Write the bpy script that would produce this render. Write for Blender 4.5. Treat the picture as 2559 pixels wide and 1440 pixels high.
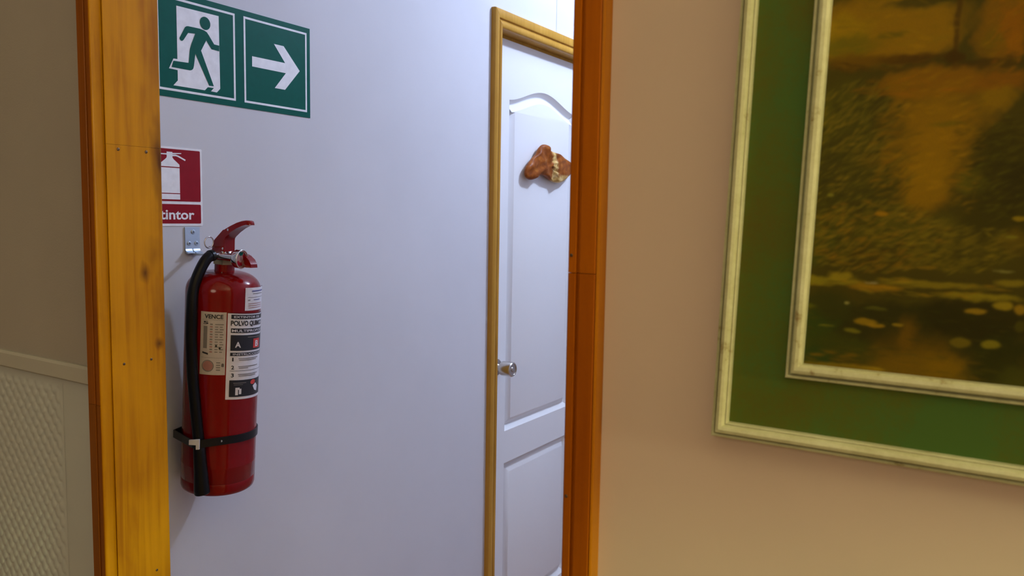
import bpy, bmesh, math, random
import numpy as np
from mathutils import Vector, Matrix

# ------------------------------------------------------------------ clean
for o in list(bpy.data.objects):
    bpy.data.objects.remove(o)
SC = bpy.context.scene
COL = SC.collection
R = math.radians

# ------------------------------------------------------------------ camera
F_PX = 1977.46
YAW, PITCH, ROLL = R(32.173), R(5.1295), R(0.9288)
CAM_Z = 1.45
fwd = Vector((-math.sin(YAW) * math.cos(PITCH), math.cos(YAW) * math.cos(PITCH), -math.sin(PITCH)))
rgt = Vector((math.cos(YAW), math.sin(YAW), 0))
up = rgt.cross(fwd)
r2 = rgt * math.cos(ROLL) + up * math.sin(ROLL)
u2 = -rgt * math.sin(ROLL) + up * math.cos(ROLL)
cam_d = bpy.data.cameras.new('camera')
cam = bpy.data.objects.new('camera', cam_d)
COL.objects.link(cam)
cam_d.sensor_fit = 'HORIZONTAL'
cam_d.sensor_width = 36.0
cam_d.lens = F_PX / 2559 * 36.0
cam_d.clip_start = 0.02
cam_d.dof.use_dof = True
cam_d.dof.focus_distance = 1.5
cam_d.dof.aperture_fstop = 11.0
cam.matrix_world = Matrix(((r2.x, u2.x, -fwd.x, 0), (r2.y, u2.y, -fwd.y, 0), (r2.z, u2.z, -fwd.z, CAM_Z), (0, 0, 0, 1)))
SC.camera = cam

# ------------------------------------------------------------------ world, lamps, exposure
w = bpy.data.worlds.new('world')
SC.world = w
w.use_nodes = True
w.node_tree.nodes['Background'].inputs[0].default_value = (0.9, 0.75, 0.55, 1)
w.node_tree.nodes['Background'].inputs[1].default_value = 0.02
vs = SC.view_settings
vs.view_transform = 'Standard'
vs.look = 'None'
vs.gamma = 1.0
vs.exposure = 0.0
vs.use_curve_mapping = False


def lamp(name, kind, loc, energy, color, size, aim=None):
    d = bpy.data.lights.new(name, kind)
    d.energy = energy
    d.color = color
    if kind == 'AREA':
        d.shape = 'DISK'
        d.size = size
    else:
        d.shadow_soft_size = size
    o = bpy.data.objects.new(name, d)
    COL.objects.link(o)
    o.location = loc
    if aim is not None:
        o.rotation_euler = (Vector(aim) - Vector(loc)).to_track_quat('-Z', 'Y').to_euler()
    return o


# cool ceiling bulb of the corridor, near the white door
lamp('corridor_ceiling_light', 'POINT', (-0.42, 2.46, 2.60), 63.0, (0.61, 0.755, 1.08), 0.05)
# unseen warm fill added behind the camera for the room's bounced light
lamp('room_bounce_fill', 'AREA', (0.10, -2.40, 2.20), 16.0, (1.0, 0.82, 0.60), 1.0, (-0.2, 0.6, 1.3))
# shaded floor lamp on the right, close to the painting wall: its drum shade lets light out downwards and upwards only
LAMP = (1.40, 0.38, 1.50)
dn = lamp('floor_lamp_downlight', 'SPOT', LAMP, 72.0, (0.72, 1.0, 0.46), 0.06, (1.40, 0.38, 0))
dn.data.spot_size = R(160.0)
dn.data.spot_blend = 0.04
upl = lamp('floor_lamp_uplight', 'SPOT', LAMP, 130.0, (1.0, 0.92, 0.55), 0.06, (1.40, 0.38, 3))
upl.data.spot_size = R(140.0)
upl.data.spot_blend = 0.2
# small warm bulb further right in the same room
lamp('room_side_light', 'POINT', (2.05, 0.28, 1.70), 62.0, (1.0, 0.90, 0.52), 0.10)


# ------------------------------------------------------------------ helpers
def s2l(c):
    out = []
    for v in c:
        v = v / 255.0
        out.append(v / 12.92 if v <= 0.04045 else ((v + 0.055) / 1.055) ** 2.4)
    return tuple(out)


class NT:
    def __init__(self, name):
        m = bpy.data.materials.new(name)
        m.use_nodes = True
        self.m = m
        self.t = m.node_tree
        self.b = self.t.nodes['Principled BSDF']

    def n(self, typ, **kw):
        nd = self.t.nodes.new(typ)
        for k, v in kw.items():
            setattr(nd, k, v)
        return nd

    def l(self, a, b):
        self.t.links.new(a, b)

    def coords(self, scale=(1, 1, 1)):
        tc = self.n('ShaderNodeTexCoord')
        mp = self.n('ShaderNodeMapping')
        mp.inputs['Scale'].default_value = scale
        self.l(tc.outputs['Object'], mp.inputs['Vector'])
        return mp.outputs['Vector']

    def noise(self, vec, scale, detail=3.0, rough=0.55, dist=0.0):
        nd = self.n('ShaderNodeTexNoise')
        nd.inputs['Scale'].default_value = scale
        nd.inputs['Detail'].default_value = detail
        nd.inputs['Roughness'].default_value = rough
        nd.inputs['Distortion'].default_value = dist
        self.l(vec, nd.inputs['Vector'])
        return nd.outputs['Fac']

    def ramp(self, fac, stops):
        nd = self.n('ShaderNodeValToRGB')
        cr = nd.color_ramp
        cr.elements[0].position = stops[0][0]
        cr.elements[0].color = tuple(stops[0][1]) + (1,)
        cr.elements[1].position = stops[-1][0]
        cr.elements[1].color = tuple(stops[-1][1]) + (1,)
        for p, c in stops[1:-1]:
            e = cr.elements.new(p)
            e.color = tuple(c) + (1,)
        self.l(fac, nd.inputs['Fac'])
        return nd.outputs['Color']

    def math(self, op, a, b=None, clamp=False):
        nd = self.n('ShaderNodeMath', operation=op)
        nd.use_clamp = clamp
        for i, v in enumerate((a, b)):
            if v is None:
                continue
            if isinstance(v, (int, float)):
                nd.inputs[i].default_value = v
            else:
                self.l(v, nd.inputs[i])
        return nd.outputs[0]

    def mix(self, fac, a, b, blend='MIX'):
        nd = self.n('ShaderNodeMix', data_type='RGBA', blend_type=blend)
        for i, v in ((0, fac), (6, a), (7, b)):
            if isinstance(v, (int, float)):
                nd.inputs[i].default_value = v
            elif isinstance(v, tuple):
                nd.inputs[i].default_value = tuple(v[:3]) + (1,)
            else:
                self.l(v, nd.inputs[i])
        return nd.outputs[2]

    def bump(self, h, strength, dist=0.001):
        nd = self.n('ShaderNodeBump')
        nd.inputs['Strength'].default_value = strength
        nd.inputs['Distance'].default_value = dist
        self.l(h, nd.inputs['Height'])
        self.l(nd.outputs['Normal'], self.b.inputs['Normal'])

    def base(self, c):
        if isinstance(c, tuple):
            self.b.inputs['Base Color'].default_value = tuple(c[:3]) + (1,)
        else:
            self.l(c, self.b.inputs['Base Color'])

    def set(self, rough=0.5, metal=0.0, spec=0.5, coat=0.0):
        self.b.inputs['Roughness'].default_value = rough
        self.b.inputs['Metallic'].default_value = metal
        self.b.inputs['Specular IOR Level'].default_value = spec
        self.b.inputs['Coat Weight'].default_value = coat
        return self.m


MATS = {}


def plain(name, col, rough=0.5, metal=0.0, spec=0.5, coat=0.0, var=0.06, scale=60.0):
    """procedural paint / metal / plastic with faint unevenness"""
    if name in MATS:
        return MATS[name]
    q = NT(name)
    f = q.noise(q.coords(), scale, 3.0)
    lo = tuple(c * (1 - var) for c in col)
    hi = tuple(min(1.0, c * (1 + var)) for c in col)
    q.base(q.ramp(f, [(0.3, lo), (0.7, hi)]))
    MATS[name] = q.set(rough, metal, spec, coat)
    return MATS[name]


def plaster(name, col, bump_s, var=0.03, rough=0.75):
    q = NT(name)
    v = q.coords()
    a = q.noise(v, 3.0, 4.0)
    q.base(q.ramp(a, [(0.3, tuple(c * (1 - var) for c in col)), (0.7, tuple(min(1, c * (1 + var)) for c in col))]))
    q.bump(q.noise(v, 420.0, 2.0), bump_s, 0.0006)
    return q.set(rough, 0, 0.35)


def wood(name, lo, mid, hi, grain=(38, 38, 1.6), knots_shade=(), rough=0.34, coat=0.03, axis_blotch=1.0):
    """varnished pine: long vertical grain, soft blotches and knots"""
    q = NT(name)
    g = q.noise(q.coords(grain), 2.0, 5.0, 0.6, 0.8)
    bl = q.noise(q.coords((9, 9, 4)), 1.6, 3.0, 0.5, 0.4)
    f = q.math('ADD', q.math('MULTIPLY', g, 0.55), q.math('MULTIPLY', bl, 0.45))
    col = q.ramp(f, [(0.34, lo), (0.5, mid), (0.66, hi)])
    if knots_shade:
        tc = q.n('ShaderNodeTexCoord')
        dn = q.noise(q.coords((30, 30, 12)), 1.5, 2.0)
        for (kx, ky, kz, ry, rz, strength, kcol) in knots_shade:
            sub = q.n('ShaderNodeVectorMath', operation='SUBTRACT')
            q.l(tc.outputs['Object'], sub.inputs[0])
            sub.inputs[1].default_value = (kx, ky, kz)
            mul = q.n('ShaderNodeVectorMath', operation='MULTIPLY')
            q.l(sub.outputs[0], mul.inputs[0])
            mul.inputs[1].default_value = (1.0 / max(ry, 0.01), 1.0 / ry, 1.0 / rz)
            ln = q.n('ShaderNodeVectorMath', operation='LENGTH')
            q.l(mul.outputs[0], ln.inputs[0])
            d = q.math('ADD', ln.outputs['Value'], q.math('MULTIPLY', q.math('SUBTRACT', dn, 0.5), 1.4))
            a = q.math('MULTIPLY', q.math('SUBTRACT', 1.0, d, True), strength, True)
            col = q.mix(a, col, kcol)
    q.base(col)
    q.bump(g, 0.10, 0.0006)
    return q.set(rough, 0, 0.14, coat)


class MB:
    """collects geometry, then links it as ONE mesh object"""

    def __init__(self):
        self.v = []
        self.f = []

    def add(self, vs_, fs):
        n = len(self.v)
        self.v += [tuple(p) for p in vs_]
        self.f += [tuple(i + n for i in f) for f in fs]
        return self

    def box(self, a, b):
        x0, y0, z0 = a
        x1, y1, z1 = b
        return self.add([(x0, y0, z0), (x1, y0, z0), (x1, y1, z0), (x0, y1, z0), (x0, y0, z1), (x1, y0, z1), (x1, y1, z1), (x0, y1, z1)],
                        [(0, 3, 2, 1), (4, 5, 6, 7), (0, 1, 5, 4), (1, 2, 6, 5), (2, 3, 7, 6), (3, 0, 4, 7)])

    def prism(self, poly, lo, hi, fn):
        """poly in 2D, extruded lo..hi; fn(a,b,t)->xyz"""
        n = len(poly)
        vs_ = [fn(a, b, lo) for a, b in poly] + [fn(a, b, hi) for a, b in poly]
        fs = [tuple(range(n))[::-1], tuple(range(n, 2 * n))]
        fs += [(i, (i + 1) % n, n + (i + 1) % n, n + i) for i in range(n)]
        return self.add(vs_, fs)

    def lathe(self, prof, seg=48, fn=lambda x, y, z: (x, y, z)):
        vs_, fs = [], []
        for (r, z) in prof:
            for k in range(seg):
                a = 2 * math.pi * k / seg
                vs_.append(fn(r * math.cos(a), r * math.sin(a), z))
        for i in range(len(prof) - 1):
            for k in range(seg):
                k2 = (k + 1) % seg
                fs.append((i * seg + k, i * seg + k2, (i + 1) * seg + k2, (i + 1) * seg + k))
        fs.append(tuple(range(seg))[::-1])
        fs.append(tuple((len(prof) - 1) * seg + k for k in range(seg)))
        return self.add(vs_, fs)

    def tube(self, pts, rad, seg=14):
        """tube through pts; rad a number or a list"""
        pts = [Vector(p) for p in pts]
        n = len(pts)
        rs = rad if isinstance(rad, (list, tuple)) else [rad] * n
        tang = []
        for i in range(n):
            t = pts[min(i + 1, n - 1)] - pts[max(i - 1, 0)]
            tang.append(t.normalized())
        ref = Vector((0, 0, 1)) if abs(tang[0].z) < 0.9 else Vector((1, 0, 0))
        nrm = tang[0].cross(ref).normalized()
        vs_, fs = [], []
        for i in range(n):
            nrm = (nrm - tang[i] * nrm.dot(tang[i])).normalized()
            bi = tang[i].cross(nrm)
            for k in range(seg):
                a = 2 * math.pi * k / seg
                vs_.append(pts[i] + (nrm * math.cos(a) + bi * math.sin(a)) * rs[i])
        for i in range(n - 1):
            for k in range(seg):
                k2 = (k + 1) % seg
                fs.append((i * seg + k, i * seg + k2, (i + 1) * seg + k2, (i + 1) * seg + k))
        fs.append(tuple(range(seg))[::-1])
        fs.append(tuple((n - 1) * seg + k for k in range(seg)))
        return self.add(vs_, fs)

    def torus(self, c, axis, R0, r0, seg=40, sub=10):
        ax = Vector(axis).normalized()
        e1 = ax.orthogonal().normalized()
        e2 = ax.cross(e1)
        vs_, fs = [], []
        for i in range(seg):
            a = 2 * math.pi * i / seg
            d = e1 * math.cos(a) + e2 * math.sin(a)
            for k in range(sub):
                b = 2 * math.pi * k / sub
                vs_.append(Vector(c) + d * (R0 + r0 * math.cos(b)) + ax * (r0 * math.sin(b)))
        for i in range(seg):
            for k in range(sub):
                i2, k2 = (i + 1) % seg, (k + 1) % sub
                fs.append((i * sub + k, i2 * sub + k, i2 * sub + k2, i * sub + k2))
        return self.add(vs_, fs)

    def poly(self, pts):
        return self.add(pts, [tuple(range(len(pts)))])

    def build(self, name, mat, parent=None, smooth=None, off=(0, 0, 0)):
        me = bpy.data.meshes.new(name)
        vv = [(x - off[0], y - off[1], z - off[2]) for x, y, z in self.v]
        me.from_pydata(vv, [], self.f)
        bm = bmesh.new()
        bm.from_mesh(me)
        bmesh.ops.recalc_face_normals(bm, faces=bm.faces)
        bm.to_mesh(me)
        bm.free()
        if smooth is not None:
            me.polygons.foreach_set('use_smooth', [True] * len(me.polygons))
            me.set_sharp_from_angle(angle=R(smooth))
        me.materials.append(mat)
        o = bpy.data.objects.new(name, me)
        COL.objects.link(o)
        if parent is not None:
            o.parent = parent
        else:
            o.location = off
        return o


def tag(o, label=None, cat=None, group=None, kind=None):
    if label:
        o['label'] = label
    if cat:
        o['category'] = cat
    if group:
        o['group'] = group
    if kind:
        o['kind'] = kind
    return o


def empty(name, loc, rot=(0, 0, 0)):
    o = bpy.data.objects.new(name, None)
    o.empty_display_size = 0.05
    COL.objects.link(o)
    o.location = loc
    o.rotation_euler = rot
    return o


def struct(name, mb, mat, label, cat='wall', smooth=None):
    return tag(mb.build(name, mat, None, smooth), label, cat, None, 'structure')


def text_mesh(s, bold=0.0, spacing=1.0):
    """outline of a word as 2D verts / faces, scaled to a unit cap height, origin at its left baseline"""
    cu = bpy.data.curves.new('word', 'FONT')
    cu.body = s
    cu.offset = bold
    cu.space_character = spacing
    cu.resolution_u = 3
    o = bpy.data.objects.new('word', cu)
    COL.objects.link(o)
    dg = bpy.context.evaluated_depsgraph_get()
    me = bpy.data.meshes.new_from_object(o.evaluated_get(dg))
    vs_ = [(v.co.x, v.co.y) for v in me.vertices]
    fs = [tuple(p.vertices) for p in me.polygons]
    bpy.data.objects.remove(o)
    bpy.data.curves.remove(cu)
    bpy.data.meshes.remove(me)
    x0 = min(v[0] for v in vs_)
    x1 = max(v[0] for v in vs_)
    return [(v[0] - x0, v[1]) for v in vs_], fs, x1 - x0, max(v[1] for v in vs_)


# ------------------------------------------------------------------ materials
M_CORR = plaster('corridor_wall_paint', (0.64, 0.63, 0.66), 0.10)
M_ROOM = plaster('room_wall_paint', (0.58, 0.455, 0.36), 0.12)
M_CORRD = plaster('corridor_far_paint', (0.50, 0.47, 0.48), 0.10)
M_ROOML = plaster('room_wall_grey_dimmed', (0.35, 0.32, 0.29), 0.35)  # greyer paint, darkened further to paint in the weaker light there
M_RAIL = plaster('dado_paint', (0.41, 0.40, 0.37), 0.1)
M_PAPER = plaster('wallpaper_paint', (0.46, 0.48, 0.48), 0.1)
M_ROOMB = plaster('room_wall_paint_brown', (0.36, 0.29, 0.24), 0.2)
M_CEIL = plaster('ceiling_paint', (0.78, 0.76, 0.72), 0.1)
M_DOORW = plaster('door_lacquer', (0.80, 0.79, 0.79), 0.05, 0.01, 0.45)
q = NT('room_floor_boards')
gr = q.noise(q.coords((2, 26, 26)), 2.0, 4.0, 0.6, 0.5)
q.base(q.ramp(gr, [(0.3, (0.13, 0.07, 0.035)), (0.7, (0.24, 0.14, 0.07))]))
M_FLOORR = q.set(0.4, 0, 0.4)
q = NT('floor_boards')
gr = q.noise(q.coords((2, 26, 26)), 2.0, 4.0, 0.6, 0.5)
q.base(q.ramp(gr, [(0.3, (0.36, 0.20, 0.13)), (0.7, (0.56, 0.35, 0.25))]))
M_FLOOR = q.set(0.4, 0, 0.4)

KD = (0.075, 0.022, 0.003)
M_JAMB = wood('jamb_pine', (0.29, 0.102, 0.001), (0.42, 0.178, 0.001), (0.49, 0.215, 0.002),
              knots_shade=[(-1.1013, 0.740, 1.530, 0.016, 0.085, 0.95, KD), (-1.1013, 0.712, 1.357, 0.010, 0.020, 0.9, KD),
                     (-1.1013, 0.728, 1.385, 0.020, 0.035, 0.7, (0.2, 0.07, 0.002)), (-1.1013, 0.733, 1.247, 0.010, 0.012, 0.95, KD),
                     (-1.1013, 0.735, 1.70, 0.018, 0.17, 0.7, (0.25, 0.085, 0.006)),  # not a knot: dimmer light at the jamb top put into the colour
                     (-1.1013, 0.735, 1.30, 0.016, 0.06, 0.6, (0.25, 0.09, 0.004))])
M_CASE = wood('casing_stain', (0.31, 0.077, 0.001), (0.36, 0.092, 0.001), (0.41, 0.108, 0.002))
M_CASE_L = wood('casing_stain_left', (0.19, 0.045, 0.001), (0.23, 0.060, 0.001), (0.27, 0.072, 0.002))  # left casing, a darker copy of the casing stain
M_CASE_LL = wood('casing_stain_left_dark', (0.17, 0.042, 0.001), (0.20, 0.054, 0.001), (0.23, 0.064, 0.002))
M_CASE_LO = wood('casing_stain_dark', (0.27, 0.062, 0.001), (0.31, 0.075, 0.001), (0.35, 0.086, 0.002))
M_DCASE = wood('door_casing_pine', (0.38, 0.185, 0.022), (0.46, 0.235, 0.032), (0.53, 0.28, 0.046))
M_EDGE = wood('casing_edge_lit', (0.28, 0.088, 0.001), (0.34, 0.112, 0.002), (0.38, 0.13, 0.003))  # casing wood yellowed to paint in lamplight on the outer edge
M_NAIL = plain('nail_steel', (0.10, 0.06, 0.035), 0.4, 0.6)
M_NICKEL = plain('brushed_nickel', (0.62, 0.58, 0.53), 0.24, 1.0)
M_ZINC = plain('zinc_plate', (0.52, 0.60, 0.68), 0.32, 0.85)
M_CHROME = plain('chrome', (0.75, 0.72, 0.70), 0.12, 1.0)
M_BRASS = plain('brass', (0.36, 0.27, 0.14), 0.3, 1.0)
M_RED = plain('extinguisher_red_paint', (0.19, 0.0025, 0.003), 0.13, 0.0, 0.3, 0.0)
M_BLACK = plain('black_rubber', (0.004, 0.004, 0.005), 0.34, 0, 0.22)
M_BLACKG = plain('black_strap', (0.007, 0.007, 0.009), 0.35, 0, 0.3)
M_SIGNG = plain('sign_green', (0.001, 0.095, 0.068), 0.4, 0, 0.12, 0.0)
M_SIGNW = plain('sign_white', (0.88, 0.87, 0.90), 0.4, 0, 0.2)
M_SIGNR = plain('sign_red', (0.28, 0.006, 0.014), 0.4, 0, 0.15)
M_LABEL = plain('label_paper', (0.46, 0.40, 0.35), 0.45, 0, 0.2)
M_LABELW = plain('label_white', (0.66, 0.63, 0.65), 0.45, 0, 0.2)
M_INK = plain('label_ink', (0.012, 0.012, 0.014), 0.4)
M_GREYINK = plain('label_grey_print', (0.17, 0.15, 0.13), 0.5)
M_REDINK = plain('label_red_print', (0.60, 0.04, 0.03), 0.5)
M_PINKINK = plain('label_faded_red_print', (0.34, 0.15, 0.12), 0.5)

# ------------------------------------------------------------------ room shell
YN, YB = 0.656, 0.744          # painting wall: room face, corridor face
XF = -1.25                     # corridor wall with the signs
CEIL = 2.80
RX0, RX1, RY0 = -2.6, 2.5, -2.6
CX1, CY1 = 0.45, 4.3

struct('floor', MB().box((RX0 - 0.1, RY0 - 0.1, -0.1), (RX1 + 0.1, 0.70, 0.0)), M_FLOORR, 'dark wooden floor of the room below the view', 'floor')
struct('floor_corridor', MB().box((XF - 0.2, 0.70, -0.1), (CX1 + 0.2, CY1 + 0.1, 0.0)), M_FLOOR, 'reddish wooden floor of the corridor below the view', 'floor')
ce = MB().box((RX0 - 0.1, RY0 - 0.1, CEIL), (RX1 + 0.1, CY1 + 0.1, CEIL + 0.1))
struct('ceiling', ce, M_CEIL, 'plain ceiling above the view', 'ceiling')

wn = MB().box((-0.325, YN, 0), (RX1, YB, CEIL)).box((-1.1213, YN, 2.10), (-0.325, YB, CEIL))
struct('wall_front_right', wn, M_ROOM, 'beige room wall right of the doorway carrying the painting')
wall_front = struct('wall_front_left', MB().box((RX0, YN, 0), (-1.1213, YB, CEIL)), M_ROOML, 'grey beige room wall left of the doorway, its colour dimmed for weak light, with a dado')
struct('wall_room_left', MB().box((RX0 - 0.1, RY0, 0), (RX0, YN, CEIL)), M_ROOMB, 'beige room wall far left of the doorway')
struct('wall_room_right', MB().box((RX1, RY0, 0), (RX1 + 0.1, YN, CEIL)), M_ROOMB, 'beige room wall far right of the painting')
struct('wall_room_back', MB().box((RX0, RY0 - 0.1, 0), (RX1, RY0, CEIL)), M_ROOMB, 'beige room wall behind the viewer')

# corridor wall: boards with one thin joint above the door, and the door opening
DY0, DY1, DZ1 = 1.877, 2.535, 1.995
wf = MB()
wf.box((XF - 0.12, YB, 0), (XF, DY0, CEIL))
wf.box((XF - 0.12, DY1, 0), (XF, CY1, CEIL))
wf.box((XF - 0.12, DY0, DZ1), (XF, 2.2229, CEIL))
wf.box((XF - 0.12, 2.2249, DZ1), (XF, DY1, CEIL))
wf.box((XF - 0.12, 2.2229, DZ1), (XF - 0.004, 2.2249, CEIL))
struct('wall_corridor_left', wf, M_CORR, 'white corridor wall carrying the signs and the fire extinguisher')
struct('wall_corridor_right', MB().box((CX1, YB, 0), (CX1 + 0.1, CY1, CEIL)), M_CORRD, 'white corridor wall opposite the signs')
struct('wall_corridor_end', MB().box((XF - 0.1, CY1, 0), (CX1 + 0.1, CY1 + 0.1, CEIL)), M_CORRD, 'white wall closing the corridor')

XY = lambda a, b, t: (a, b, t)


# doorway of the painting wall: lining boards (with nails) and grooved casings
def nail(parent, p, axis, rad=0.0024):
    ax = Vector(axis)
    e1 = ax.orthogonal().normalized()
    e2 = ax.cross(e1)
    m = MB()
    m.lathe([(rad, -0.002), (rad, 0.0004), (rad * 0.6, 0.0009)], 12,
            lambda x, y, z: tuple(Vector(p) + e1 * x + e2 * y + ax * z))
    return m.build('nail', M_NAIL, parent, 30)


def casing(xi, xo, groove, yf, yb, sgn):
    """plan profile of a casing; xi inner edge, xo outer edge, sgn +1 if xo > xi"""
    s = sgn
    r = 0.0022
    g = groove
    return [(xi, yb), (xi, yf + r), (xi + s * r * 0.35, yf + r * 0.35), (xi + s * r, yf),
            (g - s * 0.0024, yf), (g - s * 0.0012, yf + 0.0034), (g + s * 0.0012, yf + 0.0034), (g + s * 0.0024, yf),
            (xo - s * r, yf), (xo - s * r * 0.35, yf + r * 0.35), (xo, yf + r), (xo, yb)]


t1 = empty('trim_1', (0, 0, 0))
tag(t1, 'varnished yellow pine lining and casing on the left side of the doorway', 'door frame', None, 'structure')
JX = -1.1013
jp = lambda: [(-1.1213, YN - 0.0004), (-1.1054, YN - 0.0004), (-1.1052, YN + 0.0075), (-1.1028, YN + 0.0075), (-1.1024, YN + 0.0004), (JX - 0.0004, YN + 0.0004), (JX, YN + 0.0010), (JX, YB - 0.002), (JX - 0.002, YB), (-1.1213, YB)]
j_hi = MB().prism(jp(), 1.5450, 2.09, XY).build('lining_board', M_JAMB, t1)
j_lo = MB().prism(jp(), 0.0, 1.5447, XY).build('lining_board', M_JAMB, t1)
for (y, z) in ((0.7183, 1.5379), (0.6744, 1.5384)):
    nail(j_lo, (JX, y, z), (1, 0, 0))
for (y, z) in ((0.6744, 1.2236), (0.7183, 1.2245), (0.7189, 0.8898)):
    nail(j_lo, (JX, y, z), (1, 0, 0), 0.002)
prof = casing(-1.1072, -1.1400, -1.1190, 0.640, YN, -1)
MB().prism([(-1.1072, YN), (-1.1052, YN), (-1.1052, 0.6425), (-1.1057, 0.6408), (-1.1072, 0.6400)], 0, 2.11, XY).build('lit_edge_strip', M_JAMB, t1)  # side face of the casing, paler to paint in the light it catches
MB().prism(prof, 1.166, 2.11, XY).build('casing_board', M_CASE_L, t1)
MB().prism(prof, 0.0, 1.1655, XY).build('casing_board', M_CASE_LL, t1)

t2 = empty('trim_2', (0, 0, 0))
tag(t2, 'orange stained pine casing on the right side of the doorway, darker below a joint', 'door frame', None, 'structure')
MB().prism([(-0.3135, YN), (-0.3117, YN), (-0.3117, 0.6424), (-0.3123, 0.6408), (-0.3135, 0.6402)], 0, 2.11, XY).build('lit_edge_strip', M_EDGE, t2)  # outer side face of the casing, its lamplit yellow put into the colour
prof = casing(-0.3432, -0.3135, -0.3325, 0.640, YN, 1)
c_hi = MB().prism(prof, 1.4003, 2.11, XY).build('casing_board', M_CASE, t2)
c_lo = MB().prism(prof, 0.0, 1.3998, XY).build('casing_board', M_CASE_LO, t2)
MB().box((-0.3472, YN, 0), (-0.325, YB, 2.09)).build('lining_board', M_JAMB, t2)
nail(c_hi, (-0.3391, 0.640, 1.4161), (0, -1, 0), 0.0016)
nail(c_lo, (-0.3388, 0.640, 1.1900), (0, -1, 0), 0.0016)
t3 = empty('trim_3', (0, 0, 0))
tag(t3, 'pine head of the doorway above the view', 'door frame', None, 'structure')
MB().box((-1.1013, YN, 2.07), (-0.3472, YB, 2.10)).build('lining_board', M_JAMB, t3)
MB().box((-1.140, 0.640, 2.11), (-0.3117, YN, 2.146)).build('casing_board', M_CASE, t3)

# dado rail and embossed wallpaper left of the doorway
rail = MB().prism([(0, 1.1885), (-0.006, 1.1885), (-0.009, 1.1915), (-0.009, 1.2125), (-0.006, 1.2165), (0, 1.2165)], RX0, -1.1402,
                  lambda a, b, t: (t, YN + a, b))
struct('trim_4', rail, M_RAIL, 'pale dado rail on the wall left of the doorway', 'dado rail', 30)


def paper():
    step = 0.0021
    xs = np.arange(-1.66, -1.236 + step / 2, step)
    zs = np.arange(0.70, 1.1885 + step / 2, step)
    X, Z = np.meshgrid(xs, zs)
    px, pz = 0.0236, 0.0252
    H = np.zeros_like(X)
    for (ox, oz) in ((0.0, 0.0), (0.5, 0.5)):
        i = np.round((X + 1.2495) / px - ox) + ox
        j = np.round((Z - 1.1585) / pz - oz) + oz
        dx = (X + 1.2495 - i * px) / (px * 0.36)
        dz = (Z - 1.1585 - j * pz) / (pz * 0.42)
        d = np.clip(1 - (np.abs(dx) ** 2.4 + np.abs(dz) ** 2.4), 0, 1)
        H = np.maximum(H, np.sqrt(d))
    H *= np.clip((-1.238 - X) / 0.012, 0, 1) * np.clip((1.176 - Z) / 0.01, 0, 1)
    Y = YN - 0.0006 - 0.0017 * H
    nz, nx = X.shape
    vv = np.stack([X, Y, Z], -1).reshape(-1, 3)
    a = (np.arange(nz - 1)[:, None] * nx + np.arange(nx - 1)[None, :]).ravel()
    ff = np.stack([a, a + 1, a + nx + 1, a + nx], 1)
    me = bpy.data.meshes.new('embossed_wallpaper')
    me.from_pydata(vv.tolist(), [], ff.tolist())
    me.polygons.foreach_set('use_smooth', [True] * len(me.polygons))
    me.materials.append(M_PAPER)
    o = bpy.data.objects.new('embossed_wallpaper', me)
    COL.objects.link(o)
    o.parent = wall_front
    o['label'] = 'embossed wallpaper below the dado rail'
    return o


paper()
MB().box((RX0, YN - 0.0003, 0.1), (-1.1402, YN, 1.1885)).build('wallpaper_backing', M_PAPER, wall_front)

# ------------------------------------------------------------------ white door in the corridor wall
XC = XF + 0.016
t5 = empty('trim_5', (0, 0, 0))
tag(t5, 'pale varnished pine frame around the white corridor door', 'door frame', None, 'structure')


def dcase(u0, u1):
    """profile across a casing (u across, d depth out of the wall); u0 inner edge, u1 outer edge"""
    s = 1 if u1 > u0 else -1
    w_ = abs(u1 - u0)
    P = lambda k, d: (u0 + s * k * w_, d)
    return [P(0, 0), P(0, 0.009), P(0.03, 0.012), P(0.12, 0.0148), P(0.25, 0.0150), P(0.36, 0.0132), P(0.42, 0.0105), P(0.47, 0.0105), P(0.50, 0.0150),
            P(0.56, 0.0165), P(0.90, 0.0165), P(0.98, 0.0145), P(1.0, 0.010), P(1.0, 0)]


CI0, CI1, HZ = 1.897, 2.515, 1.975
for (i_, o_) in ((CI0, 1.858), (CI1, 2.554)):
    MB().prism(dcase(i_, o_), 0.0, 1.0, lambda a, b, t, i_=i_: (XF + b, a, t * (HZ + abs(a - i_) / 0.78))).build('side_casing', M_DCASE, t5, 35)


def head_casing():
    pr = dcase(HZ, HZ + 0.050)
    vs_, n = [], len(pr)
    for (z, d) in pr:
        vs_.append((XF + d + 0.0002, CI0 - (z - HZ) * 0.78, z))
    for (z, d) in pr:
        vs_.append((XF + d + 0.0002, CI1 + (z - HZ) * 0.78, z))
    fs = [tuple(range(n))[::-1], tuple(range(n, 2 * n))] + [(i, (i + 1) % n, n + (i + 1) % n, n + i) for i in range(n)]
    return MB().add(vs_, fs).build('head_casing', M_DCASE, t5, 35)


head_casing()
MB().box((XF - 0.10, DY0, 0), (XF, CI0, DZ1)).build('side_lining', M_DCASE, t5)
MB().box((XF - 0.10, CI1, 0), (XF, DY1, DZ1)).build('side_lining', M_DCASE, t5)
MB().box((XF - 0.10, CI0, HZ), (XF, CI1, DZ1)).build('head_lining', M_DCASE, t5)
MB().box((XF - 0.10, CI0, 1.9655), (XF - 0.0315, CI1, HZ)).build('head_stop', M_DCASE, t5)

XD = -1.280
LY0, LY1, LZ0, LZ1 = 1.899, 2.513, 0.006, 1.9650
PY0, PY1 = 2.004, 2.416


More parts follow.
